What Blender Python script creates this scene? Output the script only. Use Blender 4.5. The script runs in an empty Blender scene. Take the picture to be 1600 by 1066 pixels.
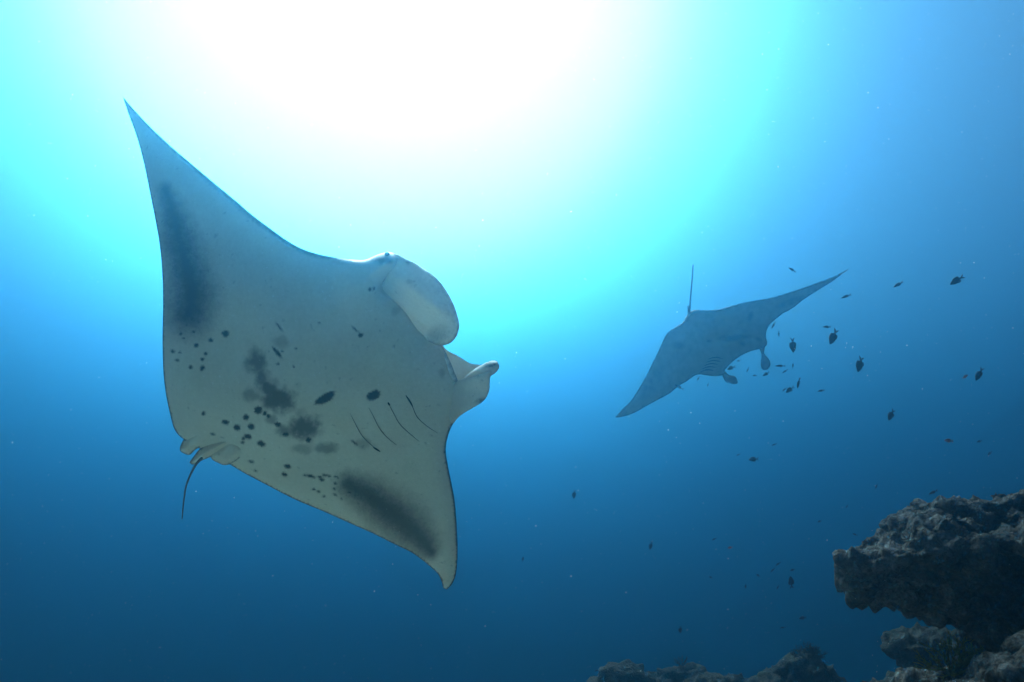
import bpy, bmesh, math, random
import numpy as np
from mathutils import Vector, Matrix, noise, geometry
R = math.radians
S = bpy.context.scene
COL = S.collection
random.seed(7)

# ------------------------------------------------------------------ camera
FPX = 1142.0                      # focal length in photo pixels (1600 wide)
cam = bpy.data.objects.new('camera', bpy.data.cameras.new('camera'))
COL.objects.link(cam); S.camera = cam
cam.data.sensor_width = 36; cam.data.lens = 36 * FPX / 1600
cam.data.clip_start = .05; cam.data.clip_end = 1000
cam.rotation_euler = (R(90 + 18), 0, 0)
CM = cam.rotation_euler.to_matrix()
CR, CU, CF = CM @ Vector((1, 0, 0)), CM @ Vector((0, 1, 0)), CM @ Vector((0, 0, -1))

def ray(x, y):                    # direction through a photo pixel
    return (CM @ Vector(((x - 800) / FPX, -(y - 533) / FPX, -1))).normalized()

# ------------------------------------------------------------------ light
sd = ray(600, -10)
EL, AZ = math.asin(sd.z), math.atan2(sd.x, sd.y)
w = bpy.data.worlds.new('World'); S.world = w; w.use_nodes = True
bg = w.node_tree.nodes['Background']
sky = w.node_tree.nodes.new('ShaderNodeTexSky'); sky.sky_type = 'NISHITA'; sky.sun_disc = False
sky.sun_elevation = EL; sky.sun_rotation = AZ
w.node_tree.links.new(sky.outputs[0], bg.inputs[0]); bg.inputs[1].default_value = .05
sl = bpy.data.lights.new('sun', 'SUN'); sl.energy = 5; sl.angle = R(40); sl.color = (1, .96, .9)
so = bpy.data.objects.new('sun', sl); COL.objects.link(so)
so.rotation_euler = sd.to_track_quat('Z', 'Y').to_euler()
V = S.view_settings
V.view_transform = 'Standard'; V.look = 'None'; V.gamma = 1; V.use_curve_mapping = False
V.exposure = 2.5                  # a dive photograph exposed for the shaded belly
c = S.cycles
c.use_denoising = True; c.max_bounces = 10; c.volume_bounces = 2; c.diffuse_bounces = 4
c.transparent_max_bounces = 8

# ------------------------------------------------------------------ helpers
def tag(o, label=None, cat=None, group=None, kind=None):
    if label: o['label'] = label
    if cat: o['category'] = cat
    if group: o['group'] = group
    if kind: o['kind'] = kind
    return o

def link(name, me, mat=None, parent=None, smooth=True):
    o = bpy.data.objects.new(name, me); COL.objects.link(o)
    if mat and not me.materials: me.materials.append(mat)
    if smooth and len(me.polygons):
        me.polygons.foreach_set('use_smooth', [True] * len(me.polygons))
    if parent:
        o.parent = parent; o.matrix_parent_inverse = parent.matrix_world.inverted()
    return o

def empty(name, loc):
    o = bpy.data.objects.new(name, None); COL.objects.link(o)
    o.location = loc; o.empty_display_size = .1
    o.matrix_world = Matrix.Translation(loc)
    return o

def from_np(name, v, f):
    me = bpy.data.meshes.new(name)
    me.from_pydata([tuple(map(float, p)) for p in v], [], [tuple(map(int, q)) for q in f])
    me.update(); return me

class N:                          # tiny node helper
    def __init__(s, name):
        s.m = bpy.data.materials.new(name); s.m.use_nodes = True
        s.t = s.m.node_tree; s.b = s.t.nodes['Principled BSDF']; s.out = s.t.nodes['Material Output']
    def n(s, kind, **k):
        x = s.t.nodes.new('ShaderNode' + kind)
        for a, v in k.items(): setattr(x, a, v)
        return x
    def l(s, a, b): s.t.links.new(a, b)
    def noise(s, vec, scale, detail=4, rough=.6):
        x = s.n('TexNoise'); x.inputs['Scale'].default_value = scale
        x.inputs['Detail'].default_value = detail; x.inputs['Roughness'].default_value = rough
        if vec is not None: s.l(vec, x.inputs['Vector'])
        return x.outputs['Fac']
    def ramp(s, fac, stops):
        x = s.n('ValToRGB'); e = x.color_ramp.elements
        while len(e) < len(stops): e.new(.5)
        for q, (p, col) in zip(e, stops): q.position = p; q.color = (*col, 1)
        s.l(fac, x.inputs[0]); return x.outputs[0]
    def mix(s, fac, a, b, mode='MIX'):
        x = s.n('Mix', data_type='RGBA', blend_type=mode)
        for sock, val in ((x.inputs[0], fac), (x.inputs[6], a), (x.inputs[7], b)):
            if hasattr(val, 'is_linked'): s.l(val, sock)
            elif isinstance(val, tuple): sock.default_value = (*val, 1)
            else: sock.default_value = val
        return x.outputs[2]
    def bump(s, h, strength, dist, prev=None):
        x = s.n('Bump'); x.inputs['Strength'].default_value = strength; x.inputs['Distance'].default_value = dist
        s.l(h, x.inputs['Height'])
        if prev is not None: s.l(prev, x.inputs['Normal'])
        return x.outputs[0]

# ------------------------------------------------------------------ materials
def skin_material(name, trans):
    k = N(name)
    geo = k.n('TexCoord').outputs['Object']
    at = k.n('Attribute', attribute_name='marking', attribute_type='GEOMETRY').outputs['Fac']
    # counter-shading: pale belly, dark back (attribute 'back')
    bk = k.n('Attribute', attribute_name='back', attribute_type='GEOMETRY').outputs['Fac']
    n1 = k.noise(geo, 3.5, 5); n2 = k.noise(geo, 60, 3)
    pale = k.ramp(n1, [(.3, (.74, .67, .53)), (.7, (.86, .79, .64))])
    pale = k.mix(.12, pale, k.ramp(n2, [(.35, (.45, .45, .42)), (.65, (.9, .88, .8))]))
    dark = k.ramp(n1, [(.3, (.012, .016, .02)), (.7, (.03, .036, .042))])
    fl = k.noise(geo, 34, 2, .5)          # faint flecks, scuffs and pores
    pale = k.mix(k.ramp(fl, [(.66, (0, 0, 0)), (.76, (.4, .4, .4))]), pale, (.25, .25, .23))
    fl2 = k.noise(geo, 95, 2, .5)
    pale = k.mix(k.ramp(fl2, [(.66, (0, 0, 0)), (.74, (.6, .6, .6))]), pale, (.95, .93, .88))
    col = k.mix(at, pale, dark)
    col = k.mix(bk, col, dark)
    k.l(col, k.b.inputs['Base Color'])
    k.b.inputs['Roughness'].default_value = .55; k.b.inputs['Specular IOR Level'].default_value = .25
    k.l(k.bump(n2, .25, .004, k.bump(n1, .2, .02)), k.b.inputs['Normal'])
    tr = k.n('BsdfTranslucent'); k.l(col, tr.inputs[0])
    mx = k.n('MixShader'); mx.inputs[0].default_value = trans
    k.l(k.b.outputs[0], mx.inputs[1]); k.l(tr.outputs[0], mx.inputs[2]); k.l(mx.outputs[0], k.out.inputs[0])
    return k.m
M_SKIN = skin_material('manta_skin', .10)
M_FIN = skin_material('manta_fin_skin', .32)

def plain(name, col, rough=.7, spec=.2, nscale=40, var=.35):
    k = N(name); geo = k.n('TexCoord').outputs['Object']
    f = k.noise(geo, nscale, 4)
    lo = tuple(x * (1 - var) for x in col); hi = tuple(min(1, x * (1 + var)) for x in col)
    k.l(k.ramp(f, [(.3, lo), (.7, hi)]), k.b.inputs['Base Color'])
    k.b.inputs['Roughness'].default_value = rough; k.b.inputs['Specular IOR Level'].default_value = spec
    k.l(k.bump(f, .3, .003), k.b.inputs['Normal'])
    return k.m
M_TAIL = plain('tail_skin', (.13, .135, .125))
M_SLIT = plain('gill_dark', (.02, .025, .025))
M_GILL = plain('gill_edge', (.17, .17, .15))
M_EYE = plain('eye_dark', (.01, .01, .012), .2, .5)
M_MOUTH = plain('mouth_lining', (.55, .53, .47))
M_DAMSEL = plain('damselfish_scales', (.028, .03, .034), .5, .3, 90)
M_ORANGE = plain('orange_scales', (.40, .10, .035), .5, .3, 90)
k = N('plankton_flake'); tr = k.n('BsdfTranslucent'); tr.inputs[0].default_value = (.85, .85, .8, 1)
k.l(tr.outputs[0], k.out.inputs[0]); M_SNOW = k.m

def rock_material(name, cols, scale=1.0):
    k = N(name); geo = k.n('TexCoord').outputs['Object']
    a = k.noise(geo, 2.2 * scale, 6, .65); b = k.noise(geo, 11 * scale, 6, .7); f = k.noise(geo, 70 * scale, 4, .7)
    vo = k.n('TexVoronoi'); vo.inputs['Scale'].default_value = 48 * scale; k.l(geo, vo.inputs['Vector'])
    base = k.ramp(a, [(.36, cols[0]), (.5, cols[1]), (.62, cols[2])])
    base = k.mix(.55, base, k.ramp(b, [(.34, cols[3]), (.5, cols[1]), (.68, cols[4])]))
    base = k.mix(.5, base, k.ramp(f, [(.3, (.35, .35, .35)), (.7, (1.5, 1.5, 1.5))]), 'MULTIPLY')
    k.l(base, k.b.inputs['Base Color'])
    k.b.inputs['Roughness'].default_value = .9; k.b.inputs['Specular IOR Level'].default_value = .1
    h1 = k.bump(b, .8, .05); h2 = k.bump(vo.outputs['Distance'], 1, .03, h1)
    k.l(k.bump(f, 1, .02, h2), k.b.inputs['Normal'])
    return k.m
M_REEF = rock_material('reef_rock', [(.045, .04, .028), (.13, .115, .095), (.24, .215, .185), (.022, .022, .016), (.46, .43, .39)])
M_MOUND = rock_material('coral_mound_rock', [(.06, .06, .035), (.13, .12, .085), (.19, .175, .14), (.03, .03, .025), (.27, .25, .21)], 1.4)
M_OLIVE = rock_material('olive_coral', [(.22, .19, .05), (.38, .33, .09), (.46, .40, .14), (.12, .11, .04), (.5, .44, .2)], 2)

k = N('sand'); geo = k.n('TexCoord').outputs['Object']
a = k.noise(geo, .35, 6, .6); b = k.noise(geo, 25, 5)
sandcol = (k.mix(.35, k.ramp(a, [(.35, (.34, .31, .23)), (.65, (.49, .45, .34))]), k.ramp(b, [(.3, (.28, .22, .15)), (.7, (.60, .50, .36))])))
sx = k.n('SeparateXYZ'); k.l(geo, sx.inputs[0])
mr = k.n('MapRange', interpolation_type='SMOOTHSTEP'); mr.inputs[1].default_value = -.6; mr.inputs[2].default_value = 1.4; k.l(sx.outputs[0], mr.inputs[0])
rub = k.ramp(b, [(.3, (.03, .03, .025)), (.7, (.10, .09, .08))])   # dark rubble and turf by the reef, put in to cut bounce light under the ledge
k.l(k.mix(mr.outputs[0], sandcol, rub), k.b.inputs['Base Color'])
k.b.inputs['Roughness'].default_value = .95; k.b.inputs['Specular IOR Level'].default_value = .1
k.l(k.bump(b, .4, .02), k.b.inputs['Normal'])
M_SAND = k.m

# ------------------------------------------------------------------ seabed and water
def ss(a, b, x):
    t = np.clip((x - a) / (b - a), 0, 1); return t * t * (3 - 2 * t)
DEEP = -26.0
def ground_z(x, y):
    # unseen sand terrace, set shallow to bounce light onto the belly; drops off ahead and to the left, reef flank to the right
    x = np.asarray(x, float); y = np.asarray(y, float)
    z = -1.75 - 0.03 * np.abs(x + 2)
    drop = ss(7.5, 26, y + .35 * x * (x < 0) * -1 * 0 - .25 * np.clip(x, -20, 8))
    left = ss(16, 45, -x)
    z = z + (DEEP - z) * np.maximum(drop, left)
    z = z + ss(3.2, 9, x) * 1.6 * (1 - drop)
    return z
xs = np.concatenate([np.linspace(-130, -22, 28), np.linspace(-20, 20, 101), np.linspace(22, 130, 28)])
ys = np.concatenate([np.linspace(-90, -8, 22), np.linspace(-7, 30, 95), np.linspace(32, 170, 36)])
gx, gy = np.meshgrid(xs, ys); gz = ground_z(gx, gy)
v = np.stack([gx, gy, gz], -1).reshape(-1, 3)
for i in range(len(v)):
    p = v[i]; v[i, 2] += .12 * noise.fractal((p[0] * .5, p[1] * .5, 3.3), 1, 2, 4)
W_, H_ = len(xs), len(ys)
f = [(j * W_ + i, j * W_ + i + 1, (j + 1) * W_ + i + 1, (j + 1) * W_ + i) for j in range(H_ - 1) for i in range(W_ - 1)]
tag(link('seabed', from_np('seabed', v, f), M_SAND), 'seabed with an added pale sand terrace to bounce light, sloping down into deep blue water', kind='structure')

def box_mesh(name, lo, hi):
    v = [(x, y, z) for x in (lo[0], hi[0]) for y in (lo[1], hi[1]) for z in (lo[2], hi[2])]
    return from_np(name, v, [(0, 1, 3, 2), (4, 6, 7, 5), (0, 4, 5, 1), (2, 3, 7, 6), (0, 2, 6, 4), (1, 5, 7, 3)])
SURF = 15.0                       # the water's surface above the diver
m = bpy.data.materials.new('sea_water'); m.use_nodes = True; m.node_tree.nodes.clear()
pv = m.node_tree.nodes.new('ShaderNodeVolumePrincipled'); mo = m.node_tree.nodes.new('ShaderNodeOutputMaterial')
pv.inputs['Color'].default_value = (.014, .200, .355, 1); pv.inputs['Density'].default_value = .088
pv.inputs['Anisotropy'].default_value = .905; pv.inputs['Absorption Color'].default_value = (0, .03, .04, 1)
pw = m.node_tree.nodes.new('ShaderNodeVolumePrincipled')      # coarse suspended particles: white, strongly forward
pw.inputs['Color'].default_value = (1, .75, .6, 1); pw.inputs['Density'].default_value = .0036
pw.inputs['Anisotropy'].default_value = .965; pw.inputs['Absorption Color'].default_value = (1, 1, 1, 1)
pa = m.node_tree.nodes.new('ShaderNodeAddShader')
m.node_tree.links.new(pv.outputs[0], pa.inputs[0]); m.node_tree.links.new(pw.outputs[0], pa.inputs[1])
m.node_tree.links.new(pa.outputs[0], mo.inputs['Volume'])
hz = link('haze', box_mesh('haze', (-135, -95, DEEP - 2), (135, 175, SURF)), m, smooth=False)
tag(hz, 'clear blue sea water filling the whole scene', 'water', kind='stuff')

# ------------------------------------------------------------------ traced sheets with depth and thickness
def seg_dist(p, poly):            # distance of points p (n,2) to a closed polyline
    a = np.asarray(poly, float); b = np.roll(a, -1, 0)
    best = np.full(len(p), 1e9)
    for (ax, ay), (bx, by) in zip(a, b):
        dx, dy = bx - ax, by - ay; L = dx * dx + dy * dy + 1e-12
        t = np.clip(((p[:, 0] - ax) * dx + (p[:, 1] - ay) * dy) / L, 0, 1)
        best = np.minimum(best, np.hypot(p[:, 0] - ax - t * dx, p[:, 1] - ay - t * dy))
    return best
def inside(p, poly):
    a = np.asarray(poly, float); b = np.roll(a, -1, 0); c_ = np.zeros(len(p), bool)
    for (ax, ay), (bx, by) in zip(a, b):
        cond = (ay > p[:, 1]) != (by > p[:, 1])
        xx = (bx - ax) * (p[:, 1] - ay) / ((by - ay) if by != ay else 1e-9) + ax
        c_ ^= cond & (p[:, 0] < xx)
    return c_
def smooth_closed(pts, step, sharp=()):     # Catmull-Rom through the traced points, resampled
    n = len(pts); out = []
    for i in range(n):
        p0, p1, p2, p3 = (np.array(pts[(i + q) % n], float) for q in (-1, 0, 1, 2))
        if i in sharp: p0 = p1
        if (i + 1) % n in sharp: p3 = p2
        L = np.hypot(*(p2 - p1)); m_ = max(1, int(round(L / step)))
        for q in range(m_):
            t = q / m_
            out.append(.5 * (2 * p1 + (p2 - p0) * t + (2 * p0 - 5 * p1 + 4 * p2 - p3) * t * t + (3 * p1 - p0 - 3 * p2 + p3) * t ** 3))
    return np.array(out)
def rays(p):
    d = np.stack([(p[:, 0] - 800) / FPX, -(p[:, 1] - 533) / FPX, -np.ones(len(p))], 1)
    return d @ np.array(CM).T     # not normalised: unit depth along the view axis

class Plane:                      # an animal's own plane in space, through pixel c0 at depth d0
    def __init__(s, c0, d0, normal):
        s.C = np.array(ray(*c0)); s.C = s.C / s.C.dot(np.array(CF)) * d0; s.n = np.array(normal.normalized())
    def depth(s, p):
        r = rays(np.asarray(p, float)); return (s.C @ s.n) / (r @ s.n)

def sheet(name, outline, grid, depth, thick, mat, parent, marking=None, back_amt=1.0, step=None, sharp=(), away=None, jitter=.15, edge_clear=None):
    """closed body from a traced outline: front skin at depth(p), back skin thick(p,d) metres behind it"""
    bp = smooth_closed(outline, step or grid, sharp)
    lo, hi = bp.min(0), bp.max(0)
    g = np.stack(np.meshgrid(np.arange(lo[0], hi[0], grid), np.arange(lo[1], hi[1], grid * .866)), -1)
    g[1::2, :, 0] += grid / 2; g = g.reshape(-1, 2)
    rs = np.random.RandomState(3); g = g + rs.uniform(-jitter, jitter, g.shape) * grid
    g = g[inside(g, bp)]; g = g[seg_dist(g, bp) > grid * .55]
    nb = len(bp)
    allp = np.concatenate([bp, g])
    vs, es, fs, _, _, _ = geometry.delaunay_2d_cdt([Vector(q) for q in allp], [(i, (i + 1) % nb) for i in range(nb)], [list(range(nb))], 1, 1e-4)
    P = np.array([[q.x, q.y] for q in vs]); d = seg_dist(P, bp)
    dep = depth(P, d); t = thick(P, d); t = np.where(d < 1e-3, 0, t)
    front = rays(P) * dep[:, None]
    aw = np.array(away if away is not None else CF)
    back = front + aw[None, :] * t[:, None]
    nP = len(P); edge = d < 1e-3
    bi = np.where(edge, np.arange(nP), np.cumsum(~edge) - 1 + nP)
    V_ = np.concatenate([front, back[~edge]])
    F = []
    for q in fs:
        a_, b_, c_ = q
        x = np.cross(front[b_] - front[a_], front[c_] - front[a_])
        if x @ front[a_] > 0: b_, c_ = c_, b_
        F.append((a_, b_, c_)); F.append((bi[a_], bi[c_], bi[b_]))
    me = from_np(name, V_, F)
    mk = np.zeros(len(V_)); bk = np.zeros(len(V_))
    if marking is not None: mk[:nP] = marking(P, d)
    bk[nP:] = back_amt; bk[:nP][edge] = .6 * back_amt
    if edge_clear is not None:
        ec = edge_clear(P, d); bk[:nP] *= 1 - ec; bk[nP:] *= 1 - .9 * ec[~edge]
    for nm, arr in (('marking', mk), ('back', bk)):
        at = me.attributes.new(nm, 'FLOAT', 'POINT'); at.data.foreach_set('value', arr.astype(np.float32))
    return link(name, me, mat, parent)

def tube(name, pts, radii, mat, parent, sides=10):
    pts = [Vector(p) for p in pts]; V_, F = [], []
    for i, p in enumerate(pts):
        t = (pts[min(i + 1, len(pts) - 1)] - pts[max(i - 1, 0)]).normalized()
        a_ = t.orthogonal().normalized() if i == 0 else (a_ - t * a_.dot(t)).normalized()
        b_ = t.cross(a_)
        for s in range(sides):
            q = 2 * math.pi * s / sides
            V_.append(p + (a_ * math.cos(q) + b_ * math.sin(q)) * radii[i])
    for i in range(len(pts) - 1):
        for s in range(sides):
            s2 = (s + 1) % sides
            F.append((i * sides + s, i * sides + s2, (i + 1) * sides + s2, (i + 1) * sides + s))
    F.append(tuple(range(sides))[::-1]); F.append(tuple((len(pts) - 1) * sides + s for s in range(sides)))
    return link(name, from_np(name, V_, F), mat, parent)
def spline(pts, n):
    out = []
    for i in range(len(pts) - 1):
        p0, p1, p2, p3 = (np.array(pts[min(max(i + q, 0), len(pts) - 1)], float) for q in (-1, 0, 1, 2))
        for q in range(n):
            t = q / n
            out.append(.5 * (2 * p1 + (p2 - p0) * t + (2 * p0 - 5 * p1 + 4 * p2 - p3) * t * t + (3 * p1 - p0 - 3 * p2 + p3) * t ** 3))
    out.append(np.array(pts[-1], float)); return np.array(out)

def vnoise(P, s, seed):
    return np.array([noise.noise((x * s, y * s, seed)) for x, y in P])

# ------------------------------------------------------------------ the near manta
# belly normal towards the diver: looks back at the camera and a little more downwards
nrm = (-(CF) + CU * -.26 + CR * -.10).normalized()
NP = Plane((480, 580), 3.2, nrm)
AX = np.array([.93, -.36])        # body axis in the picture, tail to head
LAT = np.array([-.36, -.93])      # towards the upper wing
C0 = np.array([480., 590.])
def uv_near(P):
    q = P - C0; return q @ AX, q @ LAT
def near_depth(P, d):
    u, v = uv_near(P)
    flex = np.where(v > 0, .62 * np.clip(v / 470, 0, 1.2) ** 2.2, .34 * np.clip(-v / 330, 0, 1.2) ** 2.2)
    belly = -.085 * np.exp(-(v / 120) ** 2) * np.exp(-((u - 20) / 190) ** 2) * (1 - np.exp(-d / 40))
    pec = -.030 * (1 - np.exp(-d / 14))
    # gentle ripple of the pectoral muscles
    rip = .010 * np.sin(v / 30 + .012 * u) * np.exp(-(u / 160) ** 2) * (1 - np.exp(-d / 30))
    head = -.035 * np.exp(-(((P[:, 0] - 606) / 26) ** 2 + ((P[:, 1] - 412) / 20) ** 2)) * (1 - np.exp(-d / 9))
    rim = -.04 * (1 - np.exp(-d / 3.2)) * ss(515, 560, P[:, 0]) * (1 - ss(440, 520, P[:, 1]))    # full rounded brow
    return NP.depth(P) + flex + belly + pec + rip + head + rim
def near_thick(P, d):
    u, v = uv_near(P)
    hump = .34 * np.exp(-(v / 85) ** 2) * np.exp(-((u - 30) / 170) ** 2) * (1 - np.exp(-d / 30))
    return .008 + .06 * (1 - np.exp(-d / 22)) + hump
NEAR = [(191.5, 150.5), (205, 166.5), (230, 193.5), (252, 215), (280, 240), (305, 261), (337, 288), (365, 311), (394, 336), (422, 357),
        (447, 375), (472, 389), (500, 398), (525, 402.5), (552, 406), (571, 406), (590, 398), (607, 394), (618, 396.8), (626, 402), (624, 414), (612, 428), (600, 440), (598, 452), (611.5, 466), (630, 484.5), (648.6, 506), (668, 524), (689, 540), (698, 562),
        (704.5, 580), (711, 594), (717, 612), (718, 634), (711, 656), (704, 670), (699.7, 682.7), (697, 696), (696.8, 708), (700.3, 730), (706, 758),
        (710.8, 786), (713.6, 820), (715, 851), (714.4, 879), (711.6, 900), (706, 913), (697.5, 921.5), (692.5, 919), (690, 909), (683.5, 896),
        (668, 882), (645.5, 865), (614.5, 849.7), (580.7, 832.8), (547, 818), (508, 800.5), (463, 781.5), (418.7, 759), (380, 738.5), (356, 724),
        (334, 712), (310, 700), (290, 689), (273.5, 673), (265.5, 646), (259, 614), (255, 576), (254, 528), (254.8, 470), (253.5, 425), (249.5, 382),
        (242, 339.6), (233.5, 297), (224.5, 254), (214, 215), (201, 179)]
def z3(x, y): return 240 + x / 3.134, 480 + y / 3.134
def z2(x, y): return 500 + x / 3.23, 370 + y / 3.23
SPOTS = [(352, 130, 18, 16), (280, 162, 12, 9), (208, 187, 12, 10), (196, 120, 9, 8), (132, 132, 10, 8), (148, 153, 7, 6), (94, 217, 10, 8), (128, 222, 5, 5),
         (115, 260, 9, 7), (182, 293, 9, 9), (239, 299, 11, 13), (238, 256, 9, 9), (256, 228, 9, 8), (145, 55, 5, 10), (187, 58, 6, 11), (160, 90, 4, 5), (222, 75, 5, 4), (245, 521, 10, 11),
         (352, 564, 18, 12), (453, 540, 14, 14), (408, 590, 18, 14), (478, 585, 17, 15), (512, 505, 19, 19), (545, 520, 10, 12), (563, 535, 10, 10), (608, 575, 16, 12),
         (645, 622, 17, 12), (758, 650, 15, 14), (462, 634, 18, 12), (440, 645, 9, 8), (436, 662, 8, 7), (527, 669, 20, 13), (290, 622, 12, 6), (478, 757, 13, 6),
         (500, 802, 7, 5), (656, 780, 17, 11), (642, 820, 15, 9), (740, 823, 8, 5), (770, 828, 22, 7), (815, 832, 12, 6), (838, 823, 12, 6), (860, 828, 8, 5),
         (822, 844, 14, 7), (896, 832, 14, 5), (888, 863, 9, 5), (886, 890, 9, 5), (888, 918, 9, 5), (785, 893, 9, 5), (808, 903, 8, 6), (834, 927, 7, 4),
         (960, 908, 12, 6), (920, 940, 5, 4), (630, 217, 5, 4), (697, 203, 6, 5), (611, 278, 4, 3), (686, 292, 4, 3), (812, 78, 5, 3)]
RSPOTS = [(*z3(840, 446), 17, 6.6, -30), (*z2(270, 800), 11.5, 7, -25), (*z3(605, 222), 10.5, 2.6, 50), (*z3(615, 97), 7, 1.3, 52), (*z2(205, 497), 4, 3.4, 0),
          (*z2(178, 468), 6.5, 1.0, 42), (*z2(252, 266), 2.2, 3, 20), (*z2(272, 262), 1.6, 3, 20), (554, 692, 6, 1.6, 40)]
SOFT = [(401, 566, 16, 19, .62), (409, 590, 11, 18, .62), (419, 607, 16, 13, .7), (433, 624, 25, 18, .72), (393, 617, 13, 10, .45), (445, 632, 14, 13, .68),
        (475, 667, 24, 19, .72), (445, 672, 12, 9, .6), (424, 655, 8, 8, .5), (474, 701, 16, 8, .38), (509.6, 700, 17, 9, .5), (439, 536, 13, 10, .3), (568, 693, 12, 8, .3), (466, 603, 6, 6, .12),
        (470, 650, 10, 10, .3), (618, 486, 7, 8, .2), (596, 407, 15, 6, .75), (691, 582, 5, 7, .25)]
BANDS = [([(258, 296, 10), (270, 335, 18), (283, 385, 25), (294, 428, 29), (300, 462, 33), (296, 488, 32)], .93),
         ([(545, 757, 17), (578, 776, 24), (607, 799, 29), (635, 820, 29), (658, 843, 22), (673, 862, 11)], .86)]
def near_marking(P, d):
    n1 = vnoise(P, .11, 1.7); n2 = vnoise(P, .30, 5.1); n3 = vnoise(P, .6, 9.2)
    m_ = np.zeros(len(P))
    def sharp_ell(cx, cy, rx, ry, ang, amt=.97):
        a_ = R(ang); x, y = P[:, 0] - cx, P[:, 1] - cy
        xx = (x * math.cos(a_) + y * math.sin(a_)) / rx; yy = (-x * math.sin(a_) + y * math.cos(a_)) / ry
        r = np.hypot(xx, yy); k_ = min(rx, ry)
        return amt * (1 - ss(1 - 1.1 / k_, 1 + 1.3 / k_, r + (.22 * n2 + .12 * n3)))
    for x, y, a_, b_ in SPOTS:
        px, py = z3(x, y); m_ = np.maximum(m_, sharp_ell(px, py, max(a_ / 3.134, 1.7), max(b_ / 3.134, 1.5), 15))
    for s in RSPOTS: m_ = np.maximum(m_, sharp_ell(s[0], s[1], s[2], max(s[3], 1.1), s[4]))
    for cx, cy, rx, ry, amt in SOFT:
        r = np.hypot((P[:, 0] - cx) / rx, (P[:, 1] - cy) / ry) + +.42 * n1 + .22 * n3
        m_ = np.maximum(m_, 1.12 * amt * (1 - ss(.4, 1.5, r)))
    for pts, amt in BANDS:
        q = spline(pts, 8); best = np.full(len(P), 9.)
        for x, y, w_ in q: best = np.minimum(best, np.hypot(P[:, 0] - x, P[:, 1] - y) / w_)
        m_ = np.maximum(m_, amt * (1 - ss(.05, 1.95, best + .16 * n1 + .22 * n3)))
    # dark margin along the leading edges, a hair line along the trailing ones
    lead_up = seg_dist(P, NEAR[:14] + NEAR[12:0:-1]) < d + .6; lead_lo = seg_dist(P, NEAR[33:44] + NEAR[42:33:-1]) < d + .6
    grow = ss(195, 330, P[:, 0])
    wd = np.where(lead_up, 1.8 + 5.6 * grow * (1 - ss(480, 545, P[:, 0])), np.where(lead_lo, 3.4, 1.2))
    m_ = np.maximum(m_, .9 * (1 - ss(.35, 1.25, d / wd + .2 * n2)) * np.where((P[:, 0] > 545) & (P[:, 1] < 640), .0, 1))
    return np.clip(m_, 0, 1)

c_near = Vector(NP.C)
near = empty('manta_ray', c_near)
tag(near, 'large manta ray banking with its black-spotted white belly fully in view', 'manta ray')
AWAY = tuple(-NP.n)
sheet('body', NEAR, 2.6, near_depth, near_thick, M_SKIN, near, near_marking, step=4, sharp=(0, 43), away=AWAY,
      edge_clear=lambda P, d: ss(535, 560, P[:, 0]) * (1 - ss(600, 640, P[:, 1])) * (1 - ss(8, 20, d)))

def nd(P, off=0):                 # depth of the near belly at pixels, off metres nearer
    P = np.atleast_2d(np.asarray(P, float)); dd = seg_dist(P, NEAR) * inside(P, NEAR)
    return near_depth(P, dd) - off
def pt_near(x, y, off=0):
    P = np.array([[x, y]], float); return Vector((rays(P) * nd(P, off)[:, None])[0])

# the unrolled cephalic fin: a broad paddle that leaves the head at the eye and folds down over the mouth
CF1 = [(604, 406), (617, 396.5), (626, 400), (637, 405.5), (648, 410.5), (661, 419.5), (679.6, 432), (695, 450.5), (707.4, 472), (715, 494),
       (717.6, 509), (713.6, 525), (704, 536), (693.5, 539.7), (684, 540), (664, 530), (642, 511), (622, 490), (604, 471), (590, 455), (586, 440), (592, 422)]
def cf1_s(P): return ((P[:, 0] - 590) * .78 + (P[:, 1] - 425) * .62) / 150
def cf1_depth(P, d):
    s = cf1_s(P); wv = (P[:, 0] - 590) * -.62 + (P[:, 1] - 425) * .78      # across the paddle, positive = inner margin
    off = np.interp(s, [-.1, .02, .12, .22, .4, .7, 1.05], [.04, .015, -.005, -.035, -.07, -.10, -.10])
    tuck = .105 * ss(-14, 20, wv) * (1 - ss(.78, 1.0, s))                    # inner margin slips behind the lip of the belly
    curl = .06 * ss(14, 46, -wv) * ss(.1, .5, s)                             # outer margin rolls back
    return NP.depth(P) + off + tuck + curl - .022 * (1 - np.exp(-d / 2.6))
def cf1_thick(P, d):
    return .008 + .014 * (1 - np.exp(-d / 8)) + .03 * (1 - ss(.05, .3, cf1_s(P))) * (1 - np.exp(-d / 10))
def cf1_mark(P, d):
    n2 = vnoise(P, .25, 3.1); n3 = vnoise(P, .5, 8.8)
    def e(cx, cy, rx, ry, a_): return a_ * (1 - ss(.5, 1.3, np.hypot((P[:, 0] - cx) / rx, (P[:, 1] - cy) / ry) + .3 * n2 + .15 * n3))
    m_ = np.maximum.reduce([e(638, 409, 4, 3, .6), e(640, 440, 5, 4, .25)])
    outer = (P[:, 0] > 668) & (d < 5)
    m_ = np.maximum(m_, np.where(outer, .55 * (1 - ss(.3, 1.3, d / 3.2 + .7 * n3)), 0))
    # fine radial creases toward the free edge
    ang = (P[:, 1] - .35 * P[:, 0])
    cre = (.5 + .5 * np.sin(ang * .9 + 5 * n2)) ** 6 * ss(0, 1, (P[:, 0] - 640) / 60) * (1 - ss(10, 34, d))
    return np.clip(np.maximum(m_, .18 * cre), 0, 1)
cf = sheet('cephalic_fin', CF1, 3, cf1_depth, cf1_thick, M_FIN, near, cf1_mark, back_amt=.95, step=4, away=AWAY, edge_clear=lambda P, d: .9 * ss(.02, .42, cf1_s(P)))
tag(cf, 'broad unrolled pale fin paddle folded down past the mouth')
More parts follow.
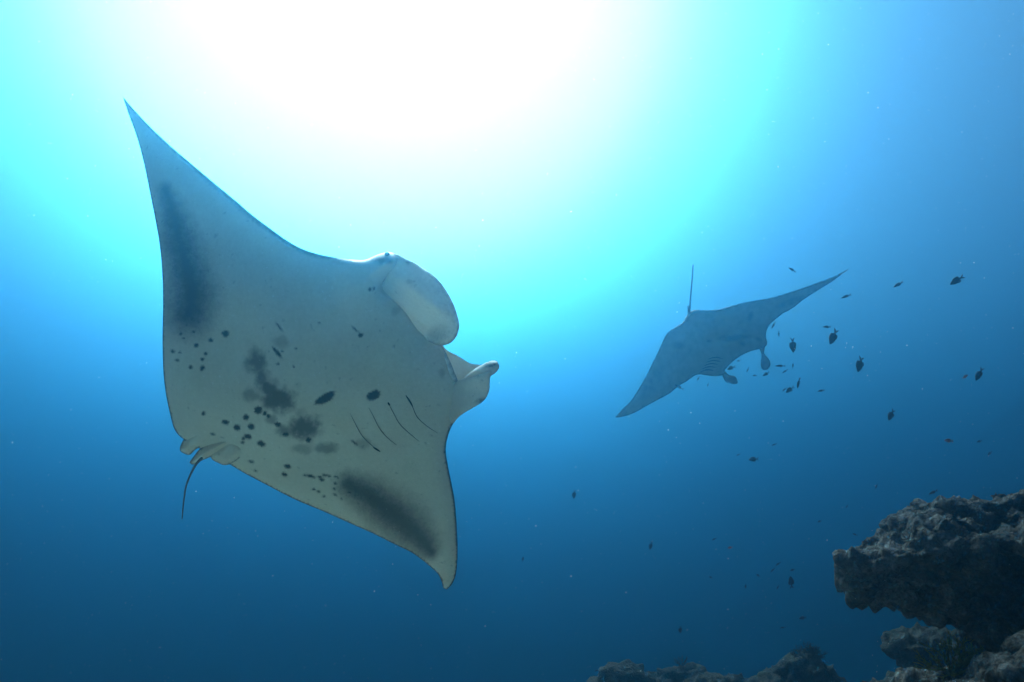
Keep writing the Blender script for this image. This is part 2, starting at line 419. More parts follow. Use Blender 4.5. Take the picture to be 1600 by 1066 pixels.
# eye on the side of the head
bm = bmesh.new(); bmesh.ops.create_uvsphere(bm, u_segments=14, v_segments=10, radius=.011)
me = bpy.data.meshes.new('eye'); bm.to_mesh(me); bm.free()
P = np.array([[605., 398.]])
e = link('eye', me, M_EYE, near); e.location = Vector((rays(P) * near_depth(P, np.array([4.]))[:, None])[0]) - near.location + CF * -.002; e.matrix_parent_inverse = Matrix()

# mouth: the upper jaw seen behind the lower lip, its lining catching the light from above
JAW = [(684, 528), (697, 546), (716.7, 557), (735, 568), (752, 571), (757, 580), (748, 592), (732, 606), (716, 616), (704, 606), (696, 585), (688, 560)]
def jaw_depth(P, d):
    return NP.depth(P) + .16 - .0012 * (P[:, 0] - 690) + .03 * np.exp(-(((P[:, 0] - 718) / 22) ** 2 + ((P[:, 1] - 585) / 14) ** 2))
sheet('upper_jaw', JAW, 4, jaw_depth, lambda P, d: .01 + .05 * (1 - np.exp(-d / 12)), M_FIN, near, None, back_amt=.15, step=4, away=AWAY)
tube('lip', [pt_near(x, y, -.004) for x, y in spline([(689, 541), (698, 562), (704.5, 580), (711, 594), (716, 606)], 4)], [.004 + .009 * math.sin(math.pi * i / 16) for i in range(17)], M_MOUTH, near, 8)

# the second cephalic fin: a flap hanging from a rolled leading edge
CF2 = [(712, 598), (722, 593), (744.6, 586.7), (769, 580), (766, 590.5), (764.7, 608), (761.6, 617.7), (755.4, 627), (741.5, 636), (727.5, 644), (716.7, 651.7), (706, 662), (700, 640), (703, 612)]
def cf2_depth(P, d):
    s = np.clip((P[:, 0] - 710) / 60, -.2, 1)
    return NP.depth(P) - .02 - .10 * s - .0011 * np.abs(P[:, 1] - 612) * s - .012 * (1 - np.exp(-d / 6)) + .03 * (1 - ss(0, .3, s))
def cf2_mark(P, d):
    n3 = vnoise(P, .5, 2.8)
    return .8 * (1 - ss(.4, 1.2, np.hypot((P[:, 0] - 757) / 15, (P[:, 1] - 628) / 7) + .4 * n3))
f2 = sheet('cephalic_fin', CF2, 3, cf2_depth, lambda P, d: .008 + .02 * (1 - np.exp(-d / 8)) + .05 * (1 - ss(700, 730, P[:, 0])) * (1 - np.exp(-d / 8)), M_FIN, near, cf2_mark, back_amt=.12, step=4, away=AWAY)
tag(f2, 'half rolled pale fin flap below the mouth')
ROLL = [(716, 600), (728, 588), (740, 578), (751, 571), (763, 565.7), (774, 565), (779.6, 569.7), (778.6, 577.4), (769.5, 586), (757, 588.5), (744.6, 589), (728, 594)]
def roll_depth(P, d):
    s = np.clip((P[:, 0] - 710) / 60, 0, 1.2)
    return NP.depth(P) + .0 - .10 * s - .05 * (1 - np.exp(-d / 5))
def roll_mark(P, d):
    n3 = vnoise(P, .35, 6.8)
    return .8 * (1 - ss(.4, 1.25, np.hypot((P[:, 0] - 766) / 13, (P[:, 1] - 570) / 5) + .4 * n3))
rl = sheet('rolled_edge', ROLL, 3, roll_depth, lambda P, d: .012 + .07 * (1 - np.exp(-d / 7)), M_FIN, f2, roll_mark, back_amt=.15, step=3, away=AWAY)

# gill slits: each a lifted flap with a dark slot behind it
def near_strip(name, pts, wpx, off, mat, n=8):
    q = spline(pts, n); L = len(q); V_, F = [], []
    for i, p in enumerate(q):
        t = q[min(i + 1, L - 1)] - q[max(i - 1, 0)]; t /= np.hypot(*t) + 1e-9; nn = np.array([-t[1], t[0]])
        w_ = wpx * (.12 + .88 * math.sin(math.pi * (i + .5) / L) ** .7)
        for s, o_ in ((-1, .0), (0, off), (1, .0)):
            V_.append(pt_near(*(p + nn * s * w_), o_ - .001 + .0015))
    for i in range(L - 1):
        for s in range(2):
            a_ = i * 3 + s; F.append((a_, a_ + 1, a_ + 4, a_ + 3))
    return link(name, from_np(name, V_, F), mat, near)
GILLS = [[(547, 646), (556, 664), (565, 680), (577, 693), (593, 705)], [(576, 637), (584, 652), (592, 668), (603, 682), (620, 696)],
         [(606, 629), (614, 644), (624, 662), (638, 676), (655, 690)], [(634, 618), (644, 635), (652, 652), (667, 666), (684, 677)]]
for gpts in GILLS:
    near_strip('gill_slit', gpts, .62, .004, M_GILL)
    q = [(x - 2.3, y + .4) for x, y in gpts]
for gpts in ([(634, 618), (640, 627), (645, 636)], [(583, 699), (588, 702), (594, 706)], [(606, 629), (609, 634)]):
    near_strip('gill_slit', gpts, 1.3, .005, M_SLIT)

# pelvic fins and tail
def lobe(name, pts, off, away_tip):
    def dp(P, d):
        tip = np.clip((-(P - np.array([330., 690.])) @ AX) / 40, 0, 1)
        return nd(P).reshape(-1) * 0 + NP.depth(P) - .030 - .55 * off * (1 - np.exp(-d / 5)) + .025 * tip + .016 * (1 - ss(0, 12, d))
    return sheet(name, pts, 2.6, dp, lambda P, d: .006 + .02 * (1 - np.exp(-d / 6)), M_SKIN, near, lambda P, d: .45 * (1 - ss(.3, 1.2, d / 1.1)), step=3, away=AWAY, back_amt=.8)
lobe('pelvic_fin', [(318, 660), (301, 670), (288, 685), (281, 700), (283.5, 706.5), (296, 711), (305, 703), (318, 696), (334, 690), (340, 672), (332, 662)], .016, 0)
lobe('tail_base', [(360, 680), (342, 686), (324, 694), (310, 704), (301, 716), (296, 723), (304, 726), (316.6, 719), (328, 714.5), (344, 706), (362, 694)], .026, 0)
lobe('pelvic_fin', [(358, 684), (343, 696), (329, 711), (332.5, 719), (341, 723.5), (350, 727), (360, 725), (374, 716), (384, 704), (376, 690)], .014, 0)
tp = spline([(315, 716), (306, 726), (298, 741), (291, 759), (287.5, 780), (285.5, 798), (284.5, 811)], 6)
TD = float(NP.depth(np.array([[315., 716.]]))[0])
tube('tail', [Vector((rays(np.array([p])) * (TD - .05 + .22 * (i / len(tp)) ** 1.3))[0]) for i, p in enumerate(tp)], [.0070 - .0048 * (i / len(tp)) ** .7 for i in range(len(tp))], M_TAIL, near)

# ------------------------------------------------------------------ the far manta
Sx = (CR * 365 + CU * 233).normalized(); Ax = (CR * 233 - CU * 365).normalized()
ax3 = (Ax * math.cos(R(48)) + CF * math.sin(R(48))).normalized()   # swimming away: seen from below and behind
fn = Sx.cross(ax3).normalized()
if fn.dot(CF) > 0: fn = -fn
FP = Plane((1130, 535), 11.4, fn)
FC = np.array([1125., 530.]); FS = np.array([.843, -.538]); FA = np.array([.538, .843])
def far_uv(P): q = P - FC; return q @ FA, q @ FS
def far_depth(P, d):
    u, v = far_uv(P)
    flex = -.25 * np.clip(np.abs(v) / 215, 0, 1.2) ** 2 * np.where(v > 0, 1, -.4)
    return FP.depth(P) + flex - .10 * np.exp(-(v / 55) ** 2) * (1 - np.exp(-d / 14)) - .02 * (1 - np.exp(-d / 5))
def far_thick(P, d):
    u, v = far_uv(P)
    return .012 + .05 * (1 - np.exp(-d / 8)) + .22 * np.exp(-(v / 45) ** 2) * (1 - np.exp(-d / 12))
FAR = [(961, 652.5), (972, 640), (985, 627), (997, 609), (1008, 590), (1020, 566), (1031, 544), (1038, 528), (1044, 519), (1056, 512), (1068, 505), (1074, 497), (1078, 493),
       (1086, 488), (1096, 486), (1110, 486.5), (1122, 485.5), (1140, 480), (1160, 473.5), (1184, 469), (1206, 465), (1230, 458), (1255, 450), (1280, 441), (1305, 431), (1328, 419.5),
       (1316, 428.5), (1299, 441), (1278, 454), (1256, 468), (1238, 482), (1222, 491), (1211, 500), (1203, 507), (1198, 517), (1197, 527), (1199, 536), (1195, 543), (1186, 546),
       (1173, 549), (1158, 556), (1143, 567), (1133, 578), (1130, 586), (1115, 588), (1100, 586), (1088, 586), (1076, 594), (1060, 604), (1045, 616), (1028, 625), (1008, 636), (990, 646), (972, 652)]
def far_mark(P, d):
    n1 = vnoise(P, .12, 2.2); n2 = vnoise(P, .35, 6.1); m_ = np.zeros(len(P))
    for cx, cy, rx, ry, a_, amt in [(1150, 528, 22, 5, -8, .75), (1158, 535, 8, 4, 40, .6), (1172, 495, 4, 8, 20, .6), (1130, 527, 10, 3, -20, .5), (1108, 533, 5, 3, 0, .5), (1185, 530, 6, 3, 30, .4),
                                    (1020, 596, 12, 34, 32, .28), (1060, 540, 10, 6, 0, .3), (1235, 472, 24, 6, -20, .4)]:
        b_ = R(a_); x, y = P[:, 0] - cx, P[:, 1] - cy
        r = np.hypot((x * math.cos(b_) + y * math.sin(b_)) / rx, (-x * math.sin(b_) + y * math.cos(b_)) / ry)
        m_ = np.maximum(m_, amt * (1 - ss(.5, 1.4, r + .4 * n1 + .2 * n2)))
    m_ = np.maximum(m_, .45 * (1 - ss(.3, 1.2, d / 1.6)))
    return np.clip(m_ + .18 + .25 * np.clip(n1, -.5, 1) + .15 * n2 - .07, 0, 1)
far = empty('manta_ray', Vector(FP.C))
tag(far, 'hazy blue-grey manta ray gliding away with whip tail raised, small fish around it', 'manta ray')
FAW = tuple(-FP.n)
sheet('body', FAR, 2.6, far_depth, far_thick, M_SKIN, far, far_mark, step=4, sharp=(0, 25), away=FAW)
def far_pt(x, y, off=0):
    P = np.array([[x, y]], float); return Vector((rays(P) * (FP.depth(P) - off)[:, None])[0])
def far_fin(pts, off):
    return sheet('cephalic_fin', pts, 2.6, lambda P, d: FP.depth(P) * 0 + off - .012 * (1 - np.exp(-d / 4)), lambda P, d: .01 + .03 * (1 - np.exp(-d / 5)), M_FIN, far,
                 lambda P, d: .55 + .3 * vnoise(P, .2, 4), back_amt=.9, step=3, away=tuple(CF))
d1 = float(FP.depth(np.array([[1190., 545.]]))[0]); d2 = float(FP.depth(np.array([[1132., 585.]]))[0])
far_fin([(1186, 541), (1195, 541), (1194, 552), (1200, 559), (1204, 567), (1202, 575), (1196, 579), (1190, 576), (1188.5, 566), (1190, 556)], d1 - .03)
far_fin([(1126, 580), (1133, 580), (1139, 586), (1148, 588), (1153, 595), (1151, 600.5), (1143, 600), (1134, 597), (1130, 590)], d2 - .03)
for i in range(5):                # gill slits show as dark ridged lines beside the mouth
    x0, y0 = 1093 + 3.5 * i, 582 - 5.2 * i
    pts = spline([(x0, y0), (x0 + 11, y0 - 4 + .3 * i), (x0 + 22, y0 - 3 + .6 * i)], 5)
    V_, F = [], []
    for j, p in enumerate(pts):
        w_ = .8 * math.sin(math.pi * (j + .5) / len(pts)) + .2
        P = np.array([p]); dd = seg_dist(P, FAR)
        for s in (-1, 0, 1):
            Q = np.array([[p[0], p[1] + s * w_]]); V_.append((rays(Q) * (far_depth(Q, dd) - (.012 if s == 0 else .003))[:, None])[0])
    for j in range(len(pts) - 1):
        for s in range(2): F.append((j * 3 + s, j * 3 + s + 1, j * 3 + s + 4, j * 3 + s + 3))
    link('gill_slit', from_np('gill_slit', V_, F), M_GILL, far)
dt = float(FP.depth(np.array([[1078., 494.]]))[0])
tp = spline([(1079, 500), (1077.5, 488), (1078.5, 470), (1080.5, 448), (1082, 430), (1083, 415)], 5)
tube('tail', [Vector((rays(np.array([p])) * (dt + .05 + .012 * i))[0]) for i, p in enumerate(tp)], [.016 - .0065 * i / len(tp) for i in range(len(tp))], M_TAIL, far)
sheet('dorsal_fin', [(1074, 497), (1074.5, 488), (1074, 477), (1077, 481), (1079.5, 490), (1082, 496)], 2, lambda P, d: np.full(len(P), dt + .06), lambda P, d: .01 + .01 * (1 - np.exp(-d / 3)), M_TAIL, far, None, step=2, away=tuple(CF))

# ------------------------------------------------------------------ reef
def rock(name, blobs, voxel, mat, amp=(.08, .05), freq=(2.2, 8.), knobs=((.045, 10.), (.034, 24.), (.014, 55.)), seed=0., parent=None):
    bm = bmesh.new()
    for (x, y, z, rx, ry, rz, rot) in blobs:
        M = Matrix.Translation((x, y, z)) @ Matrix.Rotation(R(rot), 4, 'Z') @ Matrix.Diagonal((rx, ry, rz, 1))
        bmesh.ops.create_icosphere(bm, subdivisions=3, radius=1, matrix=M)
    me = bpy.data.meshes.new('tmp'); bm.to_mesh(me); bm.free()
    o = bpy.data.objects.new('tmp', me); COL.objects.link(o)
    md = o.modifiers.new('r', 'REMESH'); md.mode = 'VOXEL'; md.voxel_size = voxel
    s_ = o.modifiers.new('s', 'SMOOTH'); s_.iterations = 6; s_.factor = .6
    dg = bpy.context.evaluated_depsgraph_get(); m2 = bpy.data.meshes.new_from_object(o.evaluated_get(dg))
    bpy.data.objects.remove(o); m2.name = name
    n = len(m2.vertices); co = np.empty(n * 3); m2.vertices.foreach_get('co', co); co = co.reshape(-1, 3)
    no = np.empty(n * 3); m2.vertex_normals.foreach_get('vector', no); no = no.reshape(-1, 3)
    dsp = np.empty(n)
    for i in range(n):
        p = Vector(co[i]) + Vector((seed, seed * .7, -seed))
        h = amp[0] * noise.fractal(p * freq[0], 1, 2, 3) + amp[1] * noise.fractal(p * freq[1], .9, 2, 4)
        q = p + noise.noise_vector(p * 7) * .03
        patch = .35 + 1.1 * max(0, min(1, noise.noise(p * 2.6) + .55))     # knobbly here, worn smooth there
        for kn, kf in knobs:
            h += kn * patch * (.62 - noise.voronoi(q * kf)[0][0] * 1.1)
        dsp[i] = h
    co = co + no * dsp[:, None]; m2.vertices.foreach_set('co', co.ravel()); m2.update()
    return link(name, m2, mat, parent)

def at(x, y, depth):              # a point at a distance along the view axis
    return np.array(ray(x, y)) / np.array(ray(x, y)).dot(np.array(CF)) * depth
def blob(x, y, depth, rpx, rpy, rd, rot=0):  # ellipsoid centred on a pixel direction, radii in pixels at that depth
    p = at(x, y, depth); s = depth / FPX
    return (*p, rpx * s, rd, rpy * s, rot)
OVER = [  # a ramp of crust that climbs away from the diver, its lip undercut
    blob(1335, 898, 2.95, 22, 14, .10), blob(1352, 885, 2.95, 34, 18, .14), blob(1395, 872, 2.92, 46, 20, .17), blob(1440, 866, 2.95, 50, 20, .18), blob(1478, 862, 3.0, 44, 20, .18),
    blob(1385, 858, 3.12, 38, 18, .18), blob(1425, 847, 3.15, 46, 20, .2), blob(1470, 840, 3.18, 48, 20, .2), blob(1398, 826, 3.3, 20, 10, .08), blob(1445, 824, 3.4, 40, 16, .2),
    blob(1492, 808, 3.42, 44, 17, .2), blob(1538, 794, 3.5, 46, 14, .2), blob(1585, 786, 3.5, 46, 14, .18), blob(1630, 782, 3.5, 50, 20, .2), blob(1571, 772, 3.62, 22, 9, .10),
    blob(1355, 916, 3.1, 36, 20, .13), blob(1400, 925, 3.25, 60, 28, .2), blob(1460, 938, 3.4, 74, 28, .22), blob(1410, 890, 3.1, 50, 24, .16), blob(1470, 895, 3.2, 50, 26, .18), blob(1530, 930, 3.6, 80, 44, .25), blob(1540, 860, 3.75, 80, 60, .26),
    blob(1640, 880, 3.7, 80, 100, .35), blob(1608, 846, 2.75, 40, 17, .12), blob(1650, 850, 2.9, 60, 22, .2), blob(1690, 850, 3.2, 60, 40, .3), blob(1505, 905, 3.3, 30, 10, .10)]
tag(rock('reef_overhang', OVER, .0125, M_REEF, seed=3.1), 'dark rocky reef ledge crusted with pale coral, jutting out over shade', 'reef')
LOWER = [blob(1612, 1032, 2.5, 36, 30, .12), blob(1578, 1062, 2.4, 42, 20, .13), blob(1530, 1084, 2.4, 50, 20, .14), blob(1640, 1080, 2.5, 80, 50, .25), blob(1580, 1130, 2.6, 130, 50, .4), blob(1612, 982, 2.85, 30, 18, .1), blob(1600, 1000, 3.0, 40, 30, .15), blob(1630, 985, 3.35, 60, 50, .25), blob(1500, 1085, 3.2, 70, 30, .25), blob(1440, 1100, 3.5, 70, 30, .3),
         blob(1640, 1090, 3.1, 80, 60, .3), blob(1570, 985, 3.7, 60, 40, .2)]
tag(rock('reef_outcrop', LOWER, .012, M_REEF, amp=(.07, .06), knobs=((.055, 12.), (.04, 26.), (.016, 60.)), seed=8.4), 'knobbly reef outcrop with pale crust at the foot of the shaded ledge', 'reef')
WALL = [(*at(1760, 900, 3.7), .42, .5, .75, 0), (*at(1860, 880, 4.0), .6, .8, 1.0, 0), (*at(1740, 1250, 3.6), .7, .7, .8, 0), (*at(1560, 1330, 3.7), .7, .6, .5, 0), (*at(1900, 1300, 3.6), .9, 1.2, 1.2, 0),
        (4.2, 3.6, -.5, 1.2, 1.5, 1.5, 0), (6, 3, -.2, 2, 2.6, 1.9, 0), (7.5, 0, .2, 2.6, 4, 2.4, 0)]
tag(rock('reef_wall', WALL, .06, M_REEF, amp=(.16, .1), freq=(1.2, 4.), knobs=((.1, 4.), (.05, 9.)), seed=5.), 'shadowy reef wall that carries the ledge', kind='structure')
MOUNDS = [('rounded pale coral mound at the open end of the row on the drop-off', [blob(972, 1062, 6.6, 38, 26, .22), blob(950, 1075, 6.6, 34, 22, .2), blob(990, 1085, 6.6, 60, 30, .3)], 1.),
          ('craggy grey coral mound between the rounded one and a brown lump', [blob(1058, 1062, 6.9, 38, 20, .22), blob(1088, 1060, 6.9, 24, 22, .2), blob(1040, 1078, 6.9, 50, 24, .25), blob(1070, 1090, 6.9, 70, 32, .3)], 2.),
          ('low brown coral lump beside the craggy mound', [blob(1132, 1074, 6.5, 38, 20, .2), blob(1120, 1090, 6.5, 60, 28, .25)], 3.),
          ('tall dark bushy coral mound next to the reef foot', [blob(1250, 1058, 6.2, 44, 34, .25), blob(1262, 1044, 6.2, 24, 18, .16), blob(1222, 1062, 6.2, 30, 24, .2), blob(1250, 1085, 6.2, 80, 40, .35)], 4.),
          ('small pale knobbly coral between the bushy mound and brown lump', [blob(1203, 1072, 6.0, 16, 10, .1), blob(1195, 1085, 6.0, 40, 18, .2)], 5.),
          ('dim coral shelf sticking out under the ledge', [blob(1420, 1010, 5.2, 40, 12, .2), blob(1455, 1003, 5.3, 46, 18, .25), blob(1480, 1025, 5.2, 70, 36, .35), blob(1500, 1100, 5.2, 140, 50, .5)], 6.)]
for lab, bl, sd_ in MOUNDS:
    tag(rock('coral_mound', bl, .02, M_MOUND, amp=(.05, .05), freq=(2.5, 8), knobs=((.06, 8.), (.035, 19.)), seed=sd_ * 2.7), lab, 'coral')

def bush_coral(label, base, size, n, mat, seed):
    rs = random.Random(seed); V_, F = [], []
    def branch(p, d, L, r, lev):
        segs = 3; prev = None; q = Vector(p); dd = Vector(d)
        for s in range(segs + 1):
            a_ = dd.orthogonal().normalized(); b_ = dd.cross(a_).normalized(); rr = r * (1 - .45 * s / segs)
            ring = []
            for t in range(5):
                an = 2 * math.pi * t / 5; V_.append(q + (a_ * math.cos(an) + b_ * math.sin(an)) * rr); ring.append(len(V_) - 1)
            if prev:
                for t in range(5): F.append((prev[t], prev[(t + 1) % 5], ring[(t + 1) % 5], ring[t]))
            prev = ring
            if s < segs:
                dd = (dd + Vector((rs.gauss(0, .2), rs.gauss(0, .2), rs.gauss(.05, .15)))).normalized(); q = q + dd * L / segs
                if lev > 0 and s > 0:
                    for _ in range(2):
                        branch(q, (dd + Vector((rs.gauss(0, .6), rs.gauss(0, .6), rs.gauss(.1, .3)))).normalized(), L * .55, rr * .75, lev - 1)
        V_.append(q + dd * r * .4); t_ = len(V_) - 1
        for t in range(5): F.append((prev[t], prev[(t + 1) % 5], t_))
    for _ in range(n):
        d = Vector((rs.gauss(0, .7), rs.gauss(-.15, .6), abs(rs.gauss(.6, .35)))).normalized()
        branch(Vector(base) + Vector((rs.gauss(0, .3), rs.gauss(0, .3), 0)) * size * .4, d, size, size * .075, 2)
    return tag(link('branching_coral', from_np('branching_coral', V_, F), mat), label, 'coral')
bush_coral('olive branching coral growing on the reef foot below the ledge', at(1492, 1052, 2.75), .085, 16, M_OLIVE, 5)
bush_coral('tiny branching coral tuft on top of the craggy coral mound', at(1066, 1046, 6.8), .07, 7, M_MOUND, 9)
bush_coral('wispy branching coral crowning the tall dark mound', at(1262, 1034, 6.15), .10, 14, M_MOUND, 13)

# ------------------------------------------------------------------ small fish
def fish_meshes(mat, tailfork, slim):
    prof = [(-.5, .045), (-.44, .06), (-.36, .12), (-.24, .19), (-.08, .235), (.08, .235), (.22, .20), (.34, .145), (.43, .085), (.485, .035), (.5, .004)]
    V_, F = [], []; ns = 10
    for x, h in prof:
        h *= slim
        for s in range(ns):
            an = 2 * math.pi * s / ns; V_.append((x, math.cos(an) * h * .42, math.sin(an) * h))
    for i in range(len(prof) - 1):
        for s in range(ns):
            F.append((i * ns + s, i * ns + (s + 1) % ns, (i + 1) * ns + (s + 1) % ns, (i + 1) * ns + s))
    F.append(tuple(range(ns)))
    body = from_np('body', V_, F)
    def fin(name, pts, th=.012):
        n = len(pts); v_ = [(x, th, z) for x, z in pts] + [(x, -th, z) for x, z in pts]
        f_ = [tuple(range(n)), tuple(range(2 * n - 1, n - 1, -1))] + [(i, (i + 1) % n, n + (i + 1) % n, n + i)[::-1] for i in range(n)]
        return from_np(name, v_, f_)
    k_ = slim
    tail = fin('tail_fin', [(-.47, .045 * k_), (-.60, .10 * k_ + .03), (-.80, .17 * k_ + .05), (-.70, .05 * k_), (-.66 + tailfork, 0), (-.70, -.05 * k_), (-.80, -.17 * k_ - .05), (-.60, -.10 * k_ - .03), (-.47, -.045 * k_)])
    dors = fin('dorsal_fin', [(.24, .17 * k_), (.14, .27 * k_), (-.06, .31 * k_), (-.24, .30 * k_), (-.38, .25 * k_), (-.36, .10 * k_), (0, .2 * k_)])
    anal = fin('anal_fin', [(.02, -.2 * k_), (-.12, -.29 * k_), (-.28, -.29 * k_), (-.40, -.22 * k_), (-.36, -.10 * k_), (-.16, -.19 * k_)])
    pect = fin('pectoral_fin', [(.18, -.02), (.10, .03), (-.04, .02), (-.08, -.05), (.06, -.08)])
    for me in (body, tail, dors, anal, pect): me.materials.append(mat)
    body.polygons.foreach_set('use_smooth', [True] * len(body.polygons))
    # a joined version for the ones too small to show their fins
    bm = bmesh.new()
    for me in (body, tail, dors, anal): bm.from_mesh(me)
    small = bpy.data.meshes.new('fish'); bm.to_mesh(small); bm.free(); small.materials.append(mat)
    return dict(body=body, tail_fin=tail, dorsal_fin=dors, anal_fin=anal, pectoral_fin=pect), small
KINDS = {'oval': fish_meshes(M_DAMSEL, .10, 1.0), 'slim': fish_meshes(M_DAMSEL, .06, .58), 'orange': fish_meshes(M_ORANGE, .08, .95)}
G1 = ('stubby dark little damselfish in the loose school around the far manta', 'damselfish schooling around the far manta')
G1S = ('slim dark little fish in the loose school around the far manta', 'slim fish schooling around the far manta')
G2 = ('dark oval damselfish, among the largest of the school beside the far manta', 'large damselfish beside the far manta')
G3 = ('tiny dark fish hovering above the coral mounds in deep blue water', 'tiny fish above the coral mounds')
G4 = ('dark damselfish with forked tail swimming in open water above the ledge', 'damselfish in open water above the ledge')
G5 = ('faint tiny fish in the dim water close to the reef ledge', 'tiny fish close to the reef ledge')
FISH = [  # x, y, body length px, heading degrees (image, counter-clockwise from right), kind, label group, distance
    (1236.7, 421, 13, 152, 'slim', ('thin curved fish alone above the far manta wing tip', None), 8.2),
    (1320.6, 463.8, 14, 202, 'slim', ('slim dark fish just below the tip of the raised far manta wing', None), 7.6), (1402, 445.6, 17, 208, 'slim', ('slim dark fish swimming between the raised wing tip and an oval fish', None), 6.9),
    (1493, 439.5, 20, 215, 'oval', ('dark oval damselfish highest in open water, away from the school', None), 6.2),
    (1207.7, 510, 11, 240, 'slim', G1S, 8.0), (1217, 523, 9, 265, 'slim', G1S, 8.3), (1239, 542, 20, 272, 'oval', G2, 6.8), (1290.6, 511, 13, 180, 'slim', G1S, 7.8),
    (1301, 529, 23, 242, 'oval', G2, 6.2), (1343, 572, 23, 247, 'oval', G2, 6.2), (1529, 587, 19, 248, 'oval', G4, 6.0), (1509, 588, 9, 30, 'orange', ('small orange fish right beside a dark damselfish in open water', None), 6.3),
    (1391.5, 650.5, 18, 235, 'oval', G4, 6.0), (1480.7, 688.6, 12, 172, 'orange', ('small orange fish swimming alone above the reef ledge', None), 6.0),
    (1529.5, 690, 7, 200, 'oval', G5, 7.5), (1546, 709, 8, 220, 'oval', G5, 7.5), (1176, 718, 15, 182, 'oval', ('dark oval damselfish alone in open water below the far manta', None), 6.6),
    (1153, 711, 7, 200, 'slim', G1S, 8.5), (1209, 695, 8, 205, 'slim', G1S, 8.5), (1233, 610, 14, 215, 'oval', G1, 7.4), (1225, 609.5, 8, 222, 'slim', G1S, 8.3), (1247.5, 600.5, 15, 258, 'slim', G1S, 7.2),
    (1281.7, 611, 12, 188, 'slim', G1S, 7.8), (1239, 570.6, 8, 90, 'slim', G1S, 8.6), (1217.6, 572, 13, 180, 'slim', G1S, 7.8), (1225.6, 581, 9, 218, 'slim', G1S, 8.2), (1196, 585, 10, 213, 'oval', G1, 7.6),
    (1178.7, 587, 6, 180, 'oval', G1, 7.9), (1168, 579, 8, 250, 'slim', G1S, 7.7), (1154, 564, 6, 200, 'oval', G1, 7.7), (1141, 575.5, 12, 200, 'oval', G1, 7.6),
    (1060, 604, 14, 150, 'slim', ('slim fish swimming across the low wing of the far manta', None), 7.3), (1090.7, 592.5, 8, 235, 'slim', G1S, 7.8), (1106, 602, 6, 258, 'slim', G1S, 8.0),
    (1063, 985, 11, 272, 'oval', G3, 6.6), (1236, 908, 17, 98, 'oval', ('dark damselfish nosing up with its tail down, left of the ledge point', None), 5.8), (1215, 882, 9, 215, 'slim', G3, 7.2), (1206.6, 891.5, 9, 235, 'slim', G3, 7.2),
    (1237.6, 891, 7, 195, 'oval', G3, 7.4), (1215, 918.5, 7, 230, 'slim', G3, 7.6), (1165, 917, 6, 260, 'oval', G3, 7.6), (1184, 899, 6, 150, 'oval', G3, 7.8), (1110, 902, 5, 150, 'oval', G3, 7.8),
    (1253, 966, 10, 190, 'oval', G3, 6.8), (1222, 981, 8, 190, 'slim', G3, 7.0), (1311, 877.5, 16, 178, 'slim', ('dark fish hovering right at the point of the reef ledge', None), 2.95),
    (1016.5, 854, 11, 255, 'oval', ('dark oval fish alone in open water above the rounded coral mound', None), 6.8), (932, 1048, 8, 200, 'slim', G3, 6.8), (897, 774, 12, 265, 'oval', ('dark oval fish alone in open water between both mantas', None), 6.8),
    (1115, 843, 8, 200, 'slim', G3, 7.4), (1140, 856, 7, 190, 'orange', ('tiny orange fish in open water below the far manta', None), 7.2), (817, 873, 7, 80, 'oval', ('faint tiny fish by the low wing tip of the large manta', None), 8.0),
    (1456.5, 770, 14, 202, 'slim', ('dark slim fish skimming over the top of the reef ledge', None), 3.5), (1369, 761, 8, 245, 'slim', G5, 6.5), (1335, 835, 9, 160, 'slim', G5, 6.2), (1323, 792, 6, 230, 'slim', G5, 7.0), (1280, 815, 6, 210, 'oval', G5, 7.0),
]
rs = random.Random(21)
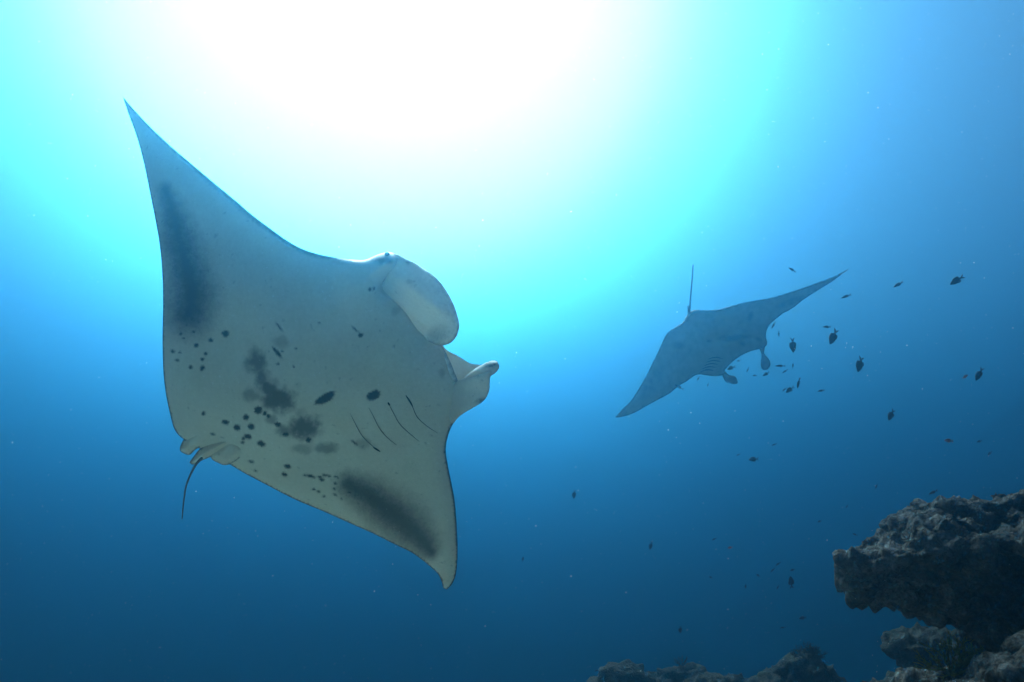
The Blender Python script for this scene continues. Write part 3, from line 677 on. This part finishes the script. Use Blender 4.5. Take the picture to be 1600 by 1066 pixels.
for x, y, L, ang, kind, (lab, grp), dist in FISH:
    parts, small = KINDS[kind]
    size = L / FPX * dist * .92
    p = Vector(at(x, y, dist)); a_ = R(ang)
    fwd = (CR * math.cos(a_) + CU * math.sin(a_) + CF * rs.uniform(-.35, .35)).normalized()
    side = -CF; up = side.cross(fwd).normalized() * -1
    if up.dot(CU) < 0 and abs(math.sin(a_)) < .8: up = -up
    side = up.cross(fwd).normalized()
    Mx = Matrix((fwd, side, up)).transposed().to_4x4(); Mx = Matrix.Translation(p) @ Mx @ Matrix.Diagonal((size, size, size, 1))
    if L >= 11:
        root = bpy.data.objects.new('small_fish', None); COL.objects.link(root); root.empty_display_size = .05; root.matrix_world = Mx
        for nm, me in parts.items():
            o = bpy.data.objects.new(nm, me); COL.objects.link(o); o.parent = root
            if nm == 'pectoral_fin':
                o.location = (0, .09, 0); o.rotation_euler = (R(-25), 0, R(18))
                o2 = o.copy(); COL.objects.link(o2); o2.parent = root; o2.location = (0, -.09, 0); o2.rotation_euler = (R(25), 0, R(-18))
            if nm == 'tail_fin': o.rotation_euler = (0, 0, rs.uniform(-.05, .05))
    else:
        root = bpy.data.objects.new('small_fish', small); COL.objects.link(root); root.matrix_world = Mx
    tag(root, lab, 'fish', grp)

# ------------------------------------------------------------------ drifting plankton
rs = np.random.RandomState(4); V_, F = [], []
for i in range(4200):
    dep = .7 + 5.5 * rs.rand() ** .7; px, py = rs.uniform(-200, 1800), rs.uniform(-150, 1200)
    p = at(px, py, dep); r = .00046 * (1 + 1.6 * rs.rand() ** 3) * (.6 + .22 * dep)
    b0 = len(V_)
    for q in ((1, 0, 0), (-1, 0, 0), (0, 1, 0), (0, -1, 0), (0, 0, 1), (0, 0, -1)): V_.append(p + np.array(q) * r * rs.uniform(.6, 1.4))
    for t in ((0, 2, 4), (2, 1, 4), (1, 3, 4), (3, 0, 4), (2, 0, 5), (1, 2, 5), (3, 1, 5), (0, 3, 5)): F.append(tuple(b0 + j for j in t))
tag(link('drifting_plankton', from_np('drifting_plankton', V_, F), M_SNOW, smooth=False), 'fine pale plankton specks drifting through the water', 'plankton', kind='stuff')
